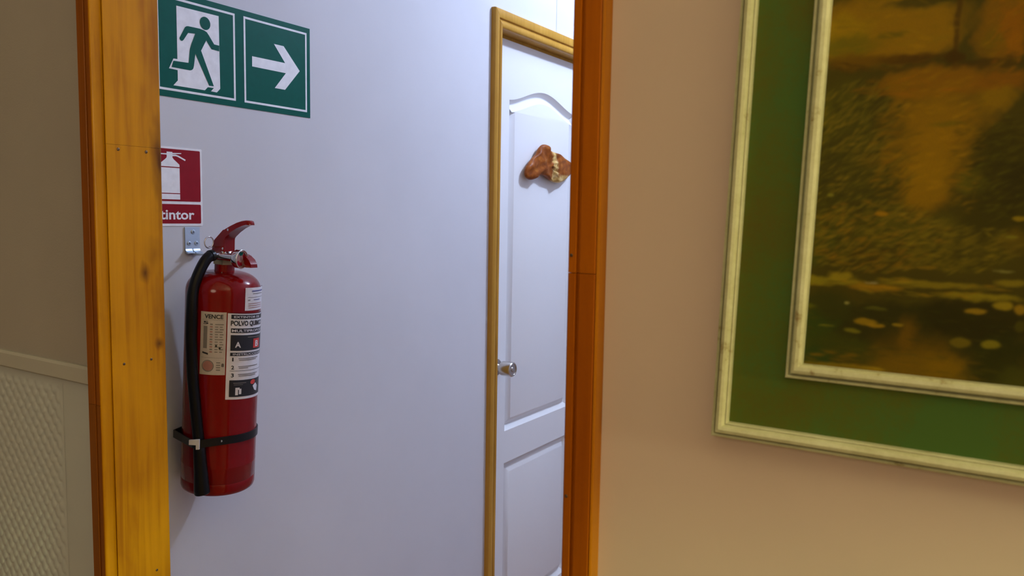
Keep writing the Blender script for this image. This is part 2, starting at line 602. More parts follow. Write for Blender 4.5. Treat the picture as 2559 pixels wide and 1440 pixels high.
def offset_poly(P, d):
    n = len(P)
    out = []
    for i in range(n):
        a, b, c = Vector(P[i - 1]), Vector(P[i]), Vector(P[(i + 1) % n])
        e1 = (b - a).normalized()
        e2 = (c - b).normalized()
        n1 = Vector((-e1.y, e1.x))
        n2 = Vector((-e2.y, e2.x))
        m = (n1 + n2)
        m = m / max(1e-6, (1 + n1.dot(n2)))
        out.append((b.x + m.x * d, b.y + m.y * d))
    return out


def leaf():
    m = MB()
    arch = []
    for k in range(41):
        y = PY1 + (PY0 - PY1) * k / 40
        s = (y - 2.210) / 0.206
        arch.append((y, 1.794 + 0.0475 * 0.5 * (1 + math.cos(math.pi * s / 1.1))))
    top_panel = [(PY0, 0.795), (PY1, 0.795)] + arch          # counter-clockwise seen with y right, z up
    low_panel = [(PY0, 0.195), (PY1, 0.195), (PY1, 0.694), (PY0, 0.694)]
    T = lambda p, d: (XD + d, p[0], p[1])
    for P in (top_panel, low_panel):
        rings = [(0.0, 0.0), (0.0008, -0.0020), (0.0130, -0.0150), (0.0155, -0.0155), (0.0180, -0.0146), (0.0340, -0.0025), (0.0360, -0.0020)]
        loops = [[T(p, d) for p in (offset_poly(P, o) if o else P)] for o, d in rings]
        n = len(P)
        vs_ = [p for lp in loops for p in lp]
        fs = []
        for i in range(len(loops) - 1):
            for k in range(n):
                k2 = (k + 1) % n
                fs.append((i * n + k, i * n + k2, (i + 1) * n + k2, (i + 1) * n + k))
        fs.append(tuple((len(loops) - 1) * n + k for k in range(n)))
        m.add(vs_, fs)
    q4 = lambda y0, y1, z0, z1: m.poly([T((y0, z0), 0), T((y1, z0), 0), T((y1, z1), 0), T((y0, z1), 0)])
    q4(LY0, PY0, LZ0, LZ1)
    q4(PY1, LY1, LZ0, LZ1)
    q4(PY0, PY1, LZ0, 0.195)
    q4(PY0, PY1, 0.694, 0.795)
    m.poly([T(p, 0) for p in arch] + [T((PY0, LZ1), 0), T((PY1, LZ1), 0)])
    # edges and back
    b = XD - 0.035
    A = [(LY0, LZ0), (LY1, LZ0), (LY1, LZ1), (LY0, LZ1)]
    m.add([(XD, *p) for p in A] + [(b, *p) for p in A], [(4, 5, 6, 7), (0, 1, 5, 4), (1, 2, 6, 5), (2, 3, 7, 6), (3, 0, 4, 7)])
    return m


d1 = leaf().build('door_1', M_DOORW, None, 25)
tag(d1, 'white moulded door with an arched upper panel at the end of the wall', 'door', None, 'structure')
KY, KZ = 1.950, 1.002
AX = lambda x, y, z: (XD + z, KY + x, KZ + y)
kn = MB().lathe([(0.0245, 0.0), (0.0255, 0.002), (0.0255, 0.005), (0.023, 0.007), (0.012, 0.008), (0.0115, 0.020), (0.016, 0.0215), (0.0205, 0.0235),
                 (0.0218, 0.027), (0.0222, 0.056), (0.0218, 0.060), (0.0195, 0.0625), (0.017, 0.0625), (0.0165, 0.0605), (0.0, 0.0605)], 40, AX)
knob = kn.build('door_knob', M_NICKEL, d1, 30)
knob['label'] = 'brushed nickel cylinder knob'
MB().lathe([(0.0075, 0.060), (0.0075, 0.0622), (0.006, 0.0630), (0.0, 0.0630)], 24, AX).build('lock_button', M_NICKEL, knob, 30)

# ------------------------------------------------------------------ natural wood plaque on the door
OUT = [(2.1854, 1.6792), (2.2139, 1.6760), (2.2288, 1.6632), (2.2464, 1.6596), (2.2611, 1.6579), (2.2911, 1.6552), (2.3158, 1.6469), (2.3420, 1.6400),
       (2.3640, 1.6300), (2.3740, 1.6120), (2.3640, 1.5950), (2.3341, 1.5800), (2.3102, 1.5682), (2.2832, 1.5634), (2.2563, 1.5643), (2.2240, 1.5699),
       (2.1921, 1.5810), (2.1669, 1.5824), (2.1369, 1.5754), (2.1236, 1.5679), (2.1050, 1.5649), (2.0863, 1.5688), (2.0742, 1.5789), (2.0775, 1.5965),
       (2.0927, 1.6136), (2.1159, 1.6313), (2.1397, 1.6467), (2.1527, 1.6627), (2.1661, 1.6734)]


def plaque():
    q = NT('root_wood')
    v = q.coords()
    n1 = q.noise(v, 42.0, 5.0, 0.6, 0.6)
    dark = q.ramp(n1, [(0.3, (0.14, 0.030, 0.004)), (0.55, (0.27, 0.070, 0.008)), (0.75, (0.40, 0.14, 0.02))])
    pale = q.ramp(q.noise(v, 75.0, 4.0, 0.6, 0.3), [(0.3, (0.30, 0.14, 0.03)), (0.5, (0.62, 0.40, 0.13)), (0.7, (0.75, 0.55, 0.26))])
    sx = q.n('ShaderNodeSeparateXYZ')
    q.l(v, sx.inputs[0])
    # pale sapwood ridge running down between the two lobes and along the lower edge of the second one
    wob = q.math('MULTIPLY', q.math('SUBTRACT', q.noise(v, 30.0, 3.0), 0.5), 0.030)
    yy = q.math('ADD', sx.outputs['Y'], wob)
    ridge = q.math('SUBTRACT', 1.0, q.math('MULTIPLY', q.math('ABSOLUTE', q.math('SUBTRACT', yy, 0.036)), 62.0), True)
    low = q.math('MULTIPLY', q.math('MULTIPLY', q.math('SUBTRACT', -0.028, q.math('ADD', sx.outputs['Z'], wob)), 60.0, True),
                 q.math('MULTIPLY', q.math('SUBTRACT', yy, 0.02), 40.0, True), True)
    fac = q.math('MULTIPLY', q.math('MAXIMUM', ridge, low), 1.3, True)
    q.base(q.mix(fac, dark, pale))
    q.bump(n1, 0.5, 0.003)
    mat = q.set(0.35, 0, 0.15)
    cx, cz = 2.205, 1.618
    rnd = random.Random(5)
    n = len(OUT)
    # smooth closed outline
    pts = []
    for i in range(n):
        p0, p1, p2, p3 = (Vector(OUT[(i + k) % n]) for k in (-1, 0, 1, 2))
        for t in (0.0, 0.34, 0.67):
            pts.append(0.5 * ((2 * p1) + (p2 - p0) * t + (2 * p0 - 5 * p1 + 4 * p2 - p3) * t * t + (3 * p1 - p0 - 3 * p2 + p3) * t ** 3))
    m = len(pts)
    # (scale, depth from the door)
    rings = [(0.80, 0.003), (0.93, 0.007), (1.0, 0.013), (1.0, 0.018), (0.96, 0.0225), (0.88, 0.025), (0.72, 0.0262), (0.52, 0.0270), (0.3, 0.0272), (0.12, 0.0272)]
    vs_, fs = [], []
    for (s, d) in rings:
        for p in pts:
            y = cx + (p.x - cx) * s
            z = cz + (p.y - cz) * s
            gv = math.exp(-((y - 2.233 - 0.25 * (1.62 - z)) / 0.007) ** 2)         # cleft between the lobes
            k = max(0.0, (d - 0.015) / 0.012)
            h = d + k * (0.0035 * math.sin(y * 95 + z * 60) + 0.002 * math.sin(z * 210 - y * 70) - 0.010 * gv + 0.004 * math.exp(-((y - 2.255) / 0.02) ** 2))
            vs_.append((h, y - cx, z - cz))
    for i in range(len(rings) - 1):
        for k in range(m):
            k2 = (k + 1) % m
            fs.append((i * m + k, i * m + k2, (i + 1) * m + k2, (i + 1) * m + k))
    fs.append(tuple(range(m))[::-1])
    fs.append(tuple((len(rings) - 1) * m + k for k in range(m)))
    root = empty('wood_plaque', (XD, cx, cz))
    MB().add(vs_, fs).build('root_slice', mat, root, 60)
    MB().box((-0.0015, -0.05, -0.012), (0.006, 0.05, 0.012)).build('mounting_pad', M_BLACK, root)
    tag(root, 'varnished brown root wood plaque fixed to the white door', 'plaque')


plaque()

# ------------------------------------------------------------------ emergency exit sign
SH = 0.181
SY, SZ = 0.825, 1.648
sign = empty('exit_sign', (XF, SY, SZ))
tag(sign, 'green emergency exit sign with a running figure and a right arrow', 'sign')
U = lambda d: (lambda u, v: (d, u * SH, v * SH))


def flat(pts, d):
    return MB().poly([(d, u * SH, v * SH) for u, v in pts])


def ringrect(u0, v0, u1, v1, t, d):
    o = [(u0, v0), (u1, v0), (u1, v1), (u0, v1)]
    i = [(u0 + t, v0 + t), (u1 - t, v0 + t), (u1 - t, v1 - t), (u0 + t, v1 - t)]
    return MB().add([(d, u * SH, v * SH) for u, v in o + i], [(k, (k + 1) % 4, 4 + (k + 1) % 4, 4 + k) for k in range(4)])


MB().box((0, 0, 0), (0.0010, 2.0 * SH, 1.0 * SH)).build('sign_panel', M_SIGNG, sign)
ringrect(0.078, 0.060, 0.968, 0.942, 0.022, 0.0013).build('border_line', M_SIGNW, sign)
ringrect(1.078, 0.060, 1.950, 0.942, 0.022, 0.0013).build('border_line', M_SIGNW, sign)
flat([(0.293, 0.870), (0.772, 0.875), (0.777, 0.156), (0.736, 0.114), (0.666, 0.116), (0.702, 0.154), (0.630, 0.151), (0.595, 0.116), (0.244, 0.114), (0.293, 0.167)],
     0.0013).build('doorway_mark', M_SIGNW, sign)
flat([(0.25, 0.367), (0.309, 0.369), (0.307, 0.264), (0.2, 0.267)], 0.00135).build('foot_outline', M_SIGNW, sign)
man = MB()
man.poly([(0.0017, u * SH, v * SH) for u, v in
          [(0.319, 0.572), (0.324, 0.558), (0.337, 0.549), (0.351, 0.551), (0.365, 0.564), (0.415, 0.639), (0.495, 0.647), (0.451, 0.545), (0.433, 0.492),
           (0.429, 0.47), (0.415, 0.353), (0.249, 0.346), (0.228, 0.284), (0.43, 0.284), (0.452, 0.292), (0.466, 0.308), (0.474, 0.336), (0.492, 0.454),
           (0.646, 0.168), (0.7, 0.17), (0.558, 0.496), (0.62, 0.607), (0.680, 0.532), (0.771, 0.528), (0.772, 0.584), (0.712, 0.585), (0.650, 0.664),
           (0.628, 0.688), (0.598, 0.699), (0.544, 0.706), (0.415, 0.703), (0.397, 0.698), (0.381, 0.685)]])
man.poly([(0.0017, (0.610 + 0.061 * math.cos(a)) * SH, (0.770 + 0.063 * math.sin(a)) * SH) for a in [2 * math.pi * k / 36 for k in range(36)]])
man.build('running_figure', M_SIGNG, sign)
flat([(1.183, 0.553), (1.633, 0.557), (1.478, 0.735), (1.614, 0.736), (1.844, 0.504), (1.629, 0.267), (1.484, 0.266), (1.642, 0.449), (1.182, 0.447)],
     0.0013).build('arrow', M_SIGNW, sign)

# ------------------------------------------------------------------ extinguisher sign
es = empty('extinguisher_sign', (XF, 0.858, 1.4247))
tag(es, 'red and white fire extinguisher sign half hidden by the pine lining', 'sign')
Y0, Z0 = 0.858, 1.4247


def rrect(y0, z0, y1, z1, r, d):
    P = []
    for (cy, cz, a0) in ((y1 - r, z0 + r, -90), (y1 - r, z1 - r, 0), (y0 + r, z1 - r, 90), (y0 + r, z0 + r, 180)):
        for k in range(5):
            a = R(a0 + 90 * k / 4)
            P.append((cy + r * math.cos(a), cz + r * math.sin(a)))
    return P


def zy(P, d):
    return [(d, y - Y0, z - Z0) for y, z in P]


MB().prism([(y - Y0, z - Z0) for y, z in rrect(0.7925, 1.4247, 0.9235, 1.5625, 0.002, 0)], 0, 0.0010, lambda a, b, t: (t, a, b)).build('sign_panel', M_SIGNW, es)
MB().poly(zy(rrect(0.7962, 1.4680, 0.9198, 1.5588, 0.0022, 0), 0.0013)).build('picture_field', M_SIGNR, es)
MB().poly(zy(rrect(0.7962, 1.4290, 0.9198, 1.4630, 0.0022, 0), 0.0013)).build('word_field', M_SIGNR, es)
pic = MB()
pic.poly(zy([(0.8390, 1.4712), (0.8775, 1.4712), (0.8775, 1.4806), (0.8390, 1.4806)], 0.0016))
pic.poly(zy([(0.8390, 1.4822), (0.8775, 1.4822), (0.8775, 1.5262), (0.8390, 1.5262)], 0.0016))
pic.poly(zy([(0.8390, 1.5280), (0.8775, 1.5280), (0.8775, 1.5320), (0.8725, 1.5362), (0.8660, 1.5412), (0.8640, 1.5440), (0.8640, 1.5535), (0.8528, 1.5535),
             (0.8528, 1.5440), (0.8505, 1.5412), (0.8440, 1.5362), (0.8390, 1.5320)], 0.0016))
pic.poly(zy([(0.8640, 1.5520), (0.8815, 1.5528), (0.8815, 1.5513), (0.8640, 1.5498)], 0.0016))
pic.poly(zy([(0.8640, 1.5492), (0.8705, 1.5495), (0.8760, 1.5480), (0.8900, 1.5418), (0.8888, 1.5394), (0.8748, 1.5455), (0.8705, 1.5466), (0.8640, 1.5462)], 0.0016))
pic.poly(zy([(0.8528, 1.5505), (0.8380, 1.5500), (0.8380, 1.5482), (0.8528, 1.5482)], 0.0016))
pic.build('extinguisher_picture', M_SIGNW, es)
tv, tf, tw, th = text_mesh('Extintor', 0.022, 1.0)
sx_, sz_ = 0.0950 / tw, 0.0170 / th
MB().add([(0.0016, 0.9058 - 0.0950 + x * sx_ - Y0, 1.4366 + y * sz_ - Z0) for x, y in tv], tf).build('word', M_SIGNW, es)

# ------------------------------------------------------------------ zinc wall bracket
bk = empty('wall_bracket', (XF, 0.9005, 1.3755))
tag(bk, 'small zinc wall bracket with three screws above the extinguisher hose', 'bracket')
hw = 0.0150
MB().box((0, -hw, 0.004), (0.0022, hw, 0.0470)).build('plate', M_ZINC, bk)
for (a, b) in ((-hw, -0.0012), (0.0012, hw)):
    lip = [(0.0, 0.0085), (0.0022, 0.0085), (0.0032, 0.0052), (0.0058, 0.0030), (0.0105, 0.0022), (0.0105, 0.0), (0.0050, 0.0004), (0.0014, 0.0030)]
    MB().prism(lip, a, b, lambda p, q_, t: (p, t, q_)).build('folded_lip', M_ZINC, bk, 40)
MB().box((0.0022, -0.0035, -0.003), (0.083, 0.0035, 0.0005)).build('hook', M_ZINC, bk)


def screw(y, z, rad):
    s = MB().lathe([(rad, 0.002), (rad, 0.0030), (rad * 0.75, 0.0040), (rad * 0.4, 0.0042), (0, 0.0042)], 20, lambda a, b, t: (t, y + a, z + b))
    o = s.build('screw', M_ZINC, bk, 30)
    c = MB().box((0.0041, y - rad * 0.55, z - 0.0004), (0.0045, y + rad * 0.55, z + 0.0004))
    c.box((0.0041, y - 0.0004, z - rad * 0.55), (0.0045, y + 0.0004, z + rad * 0.55))
    c.build('cross_slot', M_BLACK, o)


screw(0.0010, 0.0385, 0.0042)
screw(-0.0075, 0.0180, 0.0040)
screw(0.0075, 0.0180, 0.0040)

# ------------------------------------------------------------------ fire extinguisher
TILT = R(4.15)
ZB = 0.9625
CR = 0.0626
ext = empty('fire_extinguisher', (-1.1834 + (ZB - 0.976) * math.tan(TILT), 0.8968, ZB), (0, TILT, 0))
tag(ext, 'red fire extinguisher with black hose hanging on the white corridor wall', 'fire extinguisher')

dome = []
for k in range(13):
    a = math.pi / 2 * k / 12
    dome.append((0.0168 + (CR - 0.0168) * math.cos(a) ** 0.85, 0.351 + 0.036 * math.sin(a) ** 0.9))
prof = [(0.0, 0.007), (0.046, 0.006), (0.054, 0.001), (0.0585, 0.0), (0.0612, 0.0022), (CR, 0.007), (CR, 0.0196), (CR - 0.0006, 0.0206), (CR, 0.0216), (CR, 0.048),
        (CR + 0.0003, 0.0492), (CR, 0.0504), (CR, 0.20), (CR, 0.345)] + dome + [(0.0168, 0.3995), (0.0, 0.3995)]
body = MB().lathe(prof, 96).build('cylinder', M_RED, ext, 40)

# valve
hexa = MB()
hexa.prism([(0.0195 * math.cos(R(60 * k + 12)), 0.0195 * math.sin(R(60 * k + 12))) for k in range(6)], 0.3995, 0.4085, XY)
hexa.build('valve_nut', M_BRASS, ext)
vb = MB().lathe([(0.0150, 0.4085), (0.0165, 0.4105), (0.0165, 0.4195), (0.014, 0.4225), (0.0, 0.4225)], 32)
valve = vb.build('valve_body', M_CHROME, ext, 30)
MB().tube([(0.004, 0.0175, 0.4160), (0.004, 0.0170, 0.4160), (0.003, -0.0150, 0.4158), (0.003, -0.0155, 0.4158), (0.001, -0.0275, 0.4152)], [0.0050, 0.0072, 0.0072, 0.0085, 0.0085], 24).build('hose_connector', M_CHROME, valve, 40)
hb = MB().prism([(-0.0216, 0.4212), (0.0116, 0.4215), (0.0112, 0.4420), (0.0140, 0.4560), (0.0067, 0.4594), (-0.0162, 0.4395)], -0.0108, 0.0108, lambda a, b, t: (a, t, b))
hob = hb.build('valve_head', M_RED, ext)


def loft(sections):
    vs_, fs = [], []
    for (x, z, hw_, th_) in sections:
        vs_ += [(x, -hw_, z), (x, -hw_ * 0.75, z + 0.0012), (x, hw_ * 0.75, z + 0.0012), (x, hw_, z), (x + th_ * 0.25, hw_, z - th_), (x + th_ * 0.25, -hw_, z - th_)]
    n = 6
    for i in range(len(sections) - 1):
        for k in range(n):
            k2 = (k + 1) % n
            fs.append((i * n + k, i * n + k2, (i + 1) * n + k2, (i + 1) * n + k))
    fs.append(tuple(range(n))[::-1])
    fs.append(tuple((len(sections) - 1) * n + k for k in range(n)))
    return MB().add(vs_, fs)


lev = loft([(0.0030, 0.4560, 0.0106, 0.0160), (0.0120, 0.4612, 0.0108, 0.0125), (0.0240, 0.4672, 0.0106, 0.0100), (0.0380, 0.4735, 0.0098, 0.0085), (0.0500, 0.4775, 0.0088, 0.0075),
            (0.0590, 0.4790, 0.0074, 0.0062), (0.0650, 0.4780, 0.0058, 0.0055), (0.0680, 0.4755, 0.0040, 0.0025)]).build('upper_lever', M_RED, ext, 35)
low = MB().prism([(0.000, 0.4225), (0.036, 0.4220), (0.050, 0.4185), (0.060, 0.4130), (0.0655, 0.4060), (0.0668, 0.4000), (0.052, 0.3990), (0.040, 0.4085), (0.000, 0.4145)],
                 0.0015, 0.0150, lambda a, b, t: (a, t, b)).build('carrying_handle', M_RED, ext, 25)
for (x, y, z) in ((0.0205, -0.0112, 0.4608), (0.0080, -0.0108, 0.4270)):
    MB().lathe([(0.0022, -0.001), (0.0022, 0.0008), (0.0012, 0.0013), (0, 0.0013)], 14, lambda a, b, t, x=x, y=y, z=z: (x + a, y - t, z + b)).build('rivet', M_CHROME, ext, 30)
# safety pin with ring
MB().tube([(-0.010, 0.018, 0.4285), (-0.010, -0.026, 0.4285)], 0.0014, 10).build('safety_pin', M_CHROME, ext, 40)
MB().torus((-0.0030, -0.0310, 0.4370), (1, 0.1, 0), 0.0095, 0.0011).build('pin_ring', M_CHROME, ext, 40)
# pressure gauge
GC, GS = math.cos(R(14)), math.sin(R(14))
GX = lambda a, b, t: (0.0460 + (t - 0.0385) * GC - a * GS, -0.0085 + (t - 0.0385) * GS + a * GC, 0.4138 + b)
gg = MB().lathe([(0.006, 0.0), (0.006, 0.033), (0.0145, 0.034), (0.0158, 0.036), (0.0160, 0.0445), (0.0145, 0.0455), (0.0130, 0.0450), (0.0125, 0.0430), (0.0, 0.0430)], 40, GX)
gauge = gg.build('pressure_gauge', M_CHROME, ext, 35)
MB().torus(GX(0, 0, 0.0455), (GC, GS, 0), 0.0152, 0.0014).build('bezel', M_CHROME, gauge, 60)


def sector(a0, a1, r0, r1, d):
    P = [GX(r1 * math.cos(R(a0 + (a1 - a0) * k / 10)), r1 * math.sin(R(a0 + (a1 - a0) * k / 10)), d) for k in range(11)]
    P += [GX(r0 * math.cos(R(a1 - (a1 - a0) * k / 10)), r0 * math.sin(R(a1 - (a1 - a0) * k / 10)), d) for k in range(11)]
    return MB().poly(P)


MB().lathe([(0.0123, 0.0432), (0.0, 0.0433)], 32, GX).build('dial', M_PINKINK, gauge)
sector(200, 290, 0.006, 0.0118, 0.0436).build('dial_red_zone', M_SIGNR, gauge)
sector(60, 120, 0.006, 0.0118, 0.0436).build('dial_green_zone', M_SIGNG, gauge)
sector(-20, 50, 0.006, 0.0118, 0.0436).build('dial_red_zone', M_SIGNR, gauge)
MB().poly([GX(-0.0006, -0.002, 0.0439), GX(0.0006, -0.002, 0.0439), GX(0.0002, 0.010, 0.0439), GX(-0.0002, 0.010, 0.0439)]).build('needle', M_INK, gauge)


# hose
def on_cyl(az, z, r):
    return (r * math.cos(R(az)), r * math.sin(R(az)), z)


hp = [(0.001, -0.0270, 0.4151), (0.0025, -0.0345, 0.4130), (0.004, -0.0430, 0.4060), (0.0055, -0.0520, 0.3935), (0.0060, -0.0605, 0.3760), (0.0075, -0.0675, 0.3550)]
hp += [on_cyl(-81.5, 0.330, CR + 0.0092), on_cyl(-81.5, 0.300, CR + 0.0092), on_cyl(-81, 0.272, CR + 0.0092), on_cyl(-77.5, 0.220, CR + 0.0092), on_cyl(-72.5, 0.172, CR + 0.0092),
       on_cyl(-67.5, 0.125, CR + 0.0092), on_cyl(-63, 0.086, CR + 0.0096)]
# smooth the path
sp = []
for i in range(len(hp) - 1):
    p0, p1, p2, p3 = (Vector(hp[max(0, min(len(hp) - 1, i + k))]) for k in (-1, 0, 1, 2))
    for k in range(5):
        t = k / 5
        sp.append(0.5 * ((2 * p1) + (p2 - p0) * t + (2 * p0 - 5 * p1 + 4 * p2 - p3) * t * t + (3 * p1 - p0 - 3 * p2 + p3) * t ** 3))
sp.append(Vector(hp[-1]))
hose = MB().tube(sp, 0.0092, 18).build('hose', M_BLACK, ext, 50)
MB().tube([on_cyl(-63.6, 0.092, CR + 0.0096), on_cyl(-63.2, 0.088, CR + 0.0104), on_cyl(-62.8, 0.083, CR + 0.0106), on_cyl(-60, 0.050, CR + 0.0118), on_cyl(-57.6, 0.020, CR + 0.0136), on_cyl(-57, 0.013, CR + 0.0138),
           on_cyl(-56.8, 0.0115, CR + 0.0138)],
          [0.0094, 0.0100, 0.0102, 0.0112, 0.0128, 0.0130, 0.0118], 22).build('nozzle', M_BLACK, hose, 40)
MB().tube([(0.0012, -0.0262, 0.4152), (0.0022, -0.0325, 0.4142)], 0.0100, 20).build('hose_ferrule', M_BLACKG, hose, 40)


# strap around cylinder and hose
def strap():
    P = [(CR * math.cos(R(a)), CR * math.sin(R(a))) for a in range(0, 360, 4)]
    hc = on_cyl(-65.5, 0, CR + 0.0094)
    P += [(hc[0] + 0.0096 * math.cos(R(a)), hc[1] + 0.0096 * math.sin(R(a))) for a in range(0, 360, 15)]
    P.append(((CR + 0.011) * math.cos(R(-128)), (CR + 0.011) * math.sin(R(-128))))
    P = sorted(set((round(x, 6), round(y, 6)) for x, y in P))
    cr = lambda o, a, b: (a[0] - o[0]) * (b[1] - o[1]) - (a[1] - o[1]) * (b[0] - o[0])
    lo_, up_ = [], []
    for p in P:
        while len(lo_) > 1 and cr(lo_[-2], lo_[-1], p) <= 0:
            lo_.pop()
        lo_.append(p)
    for p in reversed(P):
        while len(up_) > 1 and cr(up_[-2], up_[-1], p) <= 0:
            up_.pop()
        up_.append(p)
    H = lo_[:-1] + up_[:-1]
    n = len(H)
    vs_, fs = [], []
    for (o, dz) in ((0.0004, -0.0068), (0.0026, -0.0068), (0.0026, 0.0068), (0.0004, 0.0068)):
        for (x, y) in H:
            r = math.hypot(x, y)
            az = math.atan2(y, x)
            vs_.append((x * (r + o) / r, y * (r + o) / r, 0.1000 + 0.0025 * math.cos(az + R(37)) - 0.0040 * (0.5 + 0.5 * math.cos(az + R(127))) ** 2 + dz))
    for k in range(4):
        for i in range(n):
            i2 = (i + 1) % n
            k2 = (k + 1) % 4
            fs.append((k * n + i, k * n + i2, k2 * n + i2, k2 * n + i))
    return MB().add(vs_, fs)


st = strap().build('strap', M_BLACKG, ext, 40)
cdir = Vector(on_cyl(-52, 0, 1.0))
ctan = Vector((-cdir.y, cdir.x, 0))
cc = Vector(on_cyl(-65.5, 0.1020, CR + 0.0215))
L_ = [(-0.0085, -0.0020), (-0.0085, 0.0062), (0.0085, 0.0078), (0.0085, -0.0095), (0.0030, -0.0100), (0.0030, -0.0022)]
clip = MB().prism(L_, 0.0, 0.003, lambda a, b, t: tuple(cc + ctan * a + cdir * t + Vector((0, 0, b)))).build('strap_clip', M_LABELW, st)
clip['label'] = 'white L-shaped clip'
MB().lathe([(0.0032, 0.0), (0.0032, 0.0010), (0.002, 0.0016), (0, 0.0016)], 16,
           lambda a, b, t: tuple(Vector(on_cyl(-36, 0.1015, CR + 0.0024)) + Vector(on_cyl(54, 0, 1)) * a + Vector((0, 0, b)) + Vector(on_cyl(-36, 0, 1)) * t)).build('strap_rivet', M_ZINC, st, 30)


# labels wrapped on the cylinder
def patch(parent, name, mat, a0, a1, z0, z1, lift, skew=0.0, n=None):
    n = n or max(1, int(abs(a1 - a0) / 2.5))
    vs_ = []
    for k in range(n + 1):
        a = a0 + (a1 - a0) * k / n
        dz = -skew * (a - SK0)
        vs_ += [on_cyl(a, z0 + dz, CR + lift), on_cyl(a, z1 + dz, CR + lift)]
    fs = [(2 * k, 2 * k + 2, 2 * k + 3, 2 * k + 1) for k in range(n)]
    return MB().add(vs_, fs).build(name, mat, parent, 60)


def wrap_text(parent, s, mat, a0, a1, z0, z1, lift, skew=0.0, bold=0.015, name='word'):
    tv_, tf_, tw_, th_ = text_mesh(s, bold)
    vs_ = []
    for x, y in tv_:
        a = a0 + (a1 - a0) * x / tw_
        vs_.append(on_cyl(a, z0 + (z1 - z0) * y / th_ - skew * (a - SK0), CR + lift))
    return MB().add(vs_, tf_).build(name, mat, parent)


SK0 = -31.0
l1 = patch(ext, 'service_label', M_LABEL, -71.5, -32.8, 0.2165, 0.3245, 0.0003)
wrap_text(l1, 'VENCE', M_INK, -65.2, -37.5, 0.3135, 0.3205, 0.0007, 0, 0.03)
patch(l1, 'rule', M_GREYINK, -68, -36, 0.3110, 0.3114, 0.0007)
SK0 = -71.0
wrap_text(l1, '5', M_INK, -67.0, -59.0, 0.3035, 0.3085, 0.0007, 0, 0.02, 'pen_mark')
patch(l1, 'pen_mark', M_INK, -67.5, -58.5, 0.2545, 0.2575, 0.0007, 0.00028)
SK0 = -31.0
patch(l1, 'print_column', M_GREYINK, -66.5, -60.5, 0.262, 0.300, 0.00055)
for k in range(12):
    z = 0.3025 - 0.0043 * k
    patch(l1, 'print_line', M_PINKINK if k % 2 else M_GREYINK, -56.5, -52.5, z, z + 0.0022, 0.0006)
    patch(l1, 'print_line', M_GREYINK, -49.0, -44.5 if k % 3 else -42, z + 0.0004, z + 0.0018, 0.0006)
    patch(l1, 'print_line', M_GREYINK, -42.0, -38.0 if k % 2 else -36.5, z + 0.0002, z + 0.0018, 0.0006)
for (a, z) in ((-46.8, 0.2668), (-41.5, 0.2628)):
    MB().poly([on_cyl(a + 1.6 * math.cos(t), z + 0.0018 * math.sin(t), CR + 0.0008) for t in [math.pi * k / 8 for k in range(16)]]).build('punch_mark', M_INK, l1)
patch(l1, 'rule', M_GREYINK, -69, -35.5, 0.2460, 0.2464, 0.0007)
vs_, fs_ = [], []
for k in range(32):
    a = 2 * math.pi * k / 32
    for rr in (0.0088, 0.0101):
        vs_.append(on_cyl(-58.5 + math.degrees(rr * math.cos(a) / CR), 0.2320 + rr * math.sin(a), CR + 0.0007))
fs_ = [(2 * k, (2 * k + 2) % 64, (2 * k + 3) % 64, 2 * k + 1) for k in range(32)]
stamp = MB().add(vs_, fs_).build('round_stamp', M_GREYINK, l1)
MB().poly([on_cyl(-58.5 + math.degrees(0.0085 * math.cos(2 * math.pi * k / 28) / CR), 0.2320 + 0.0085 * math.sin(2 * math.pi * k / 28), CR + 0.00068) for k in range(28)]).build('stamp_field', M_PINKINK, stamp)
wrap_text(l1, '8', M_INK, -38.2, -34.8, 0.2310, 0.2365, 0.0008, 0, 0.02)
for k in range(4):
    patch(l1, 'print_line', M_GREYINK, -46.0, -40.0, 0.2245 + 0.0042 * k, 0.2260 + 0.0042 * k, 0.0006)

SKW = 0.000085
SK0 = -31.0
l2 = patch(ext, 'instruction_label', M_LABELW, -31.2, 66.0, 0.1735, 0.3232, 0.0004, SKW)
bl = lambda z0, z1, a0=-26.0, a1=62.0, name='black_band', m=M_INK, lf=0.0008: patch(l2, name, m, a0, a1, z0, z1, lf, SKW)
bl(0.3236, 0.3242, -31.2, 66, 'label_edge')
bl(0.3140, 0.3213)
wrap_text(l2, 'EXTINTOR DE', M_LABELW, -22, 30, 0.3158, 0.3195, 0.0012, SKW, 0.02)
wrap_text(l2, 'POLVO QUIMICO', M_INK, -26.5, 44, 0.3028, 0.3112, 0.0010, SKW, 0.03)
bl(0.2900, 0.2978)
wrap_text(l2, 'MULTIPROPOSITO', M_LABELW, -24.5, 52, 0.2917, 0.2960, 0.0012, SKW, 0.015)
bl(0.2590, 0.2862)
wrap_text(l2, 'A', M_LABELW, -19.2, -9.8, 0.2650, 0.2745, 0.0012, SKW, 0.03)
patch(l2, 'small_print', M_GREYINK, 2, 30, 0.2818, 0.2830, 0.0012, SKW)
patch(l2, 'red_square', M_REDINK, 14.5, 33.0, 0.2625, 0.2790, 0.0012, SKW)
wrap_text(l2, 'B', M_LABELW, 19.5, 28.5, 0.2655, 0.2755, 0.0015, SKW, 0.03)
bl(0.2500, 0.2557)
wrap_text(l2, 'INSTRUCCIONES', M_LABELW, -22, 42, 0.2512, 0.2545, 0.0012, SKW, 0.015)
for (n_, z) in (('1', 0.2408), ('2', 0.2268), ('3', 0.2130)):
    wrap_text(l2, n_, M_INK, -23.8 if n_ != '1' else -22.8, -19.5 if n_ != '1' else -20.8, z, z + 0.0064, 0.0010, SKW, 0.02)
    patch(l2, 'print_line', M_GREYINK, -13, 30, z + 0.0040, z + 0.0052, 0.0010, SKW)
    patch(l2, 'print_line', M_GREYINK, -12, 24 if n_ != '2' else 5, z + 0.0012, z + 0.0024, 0.0010, SKW)
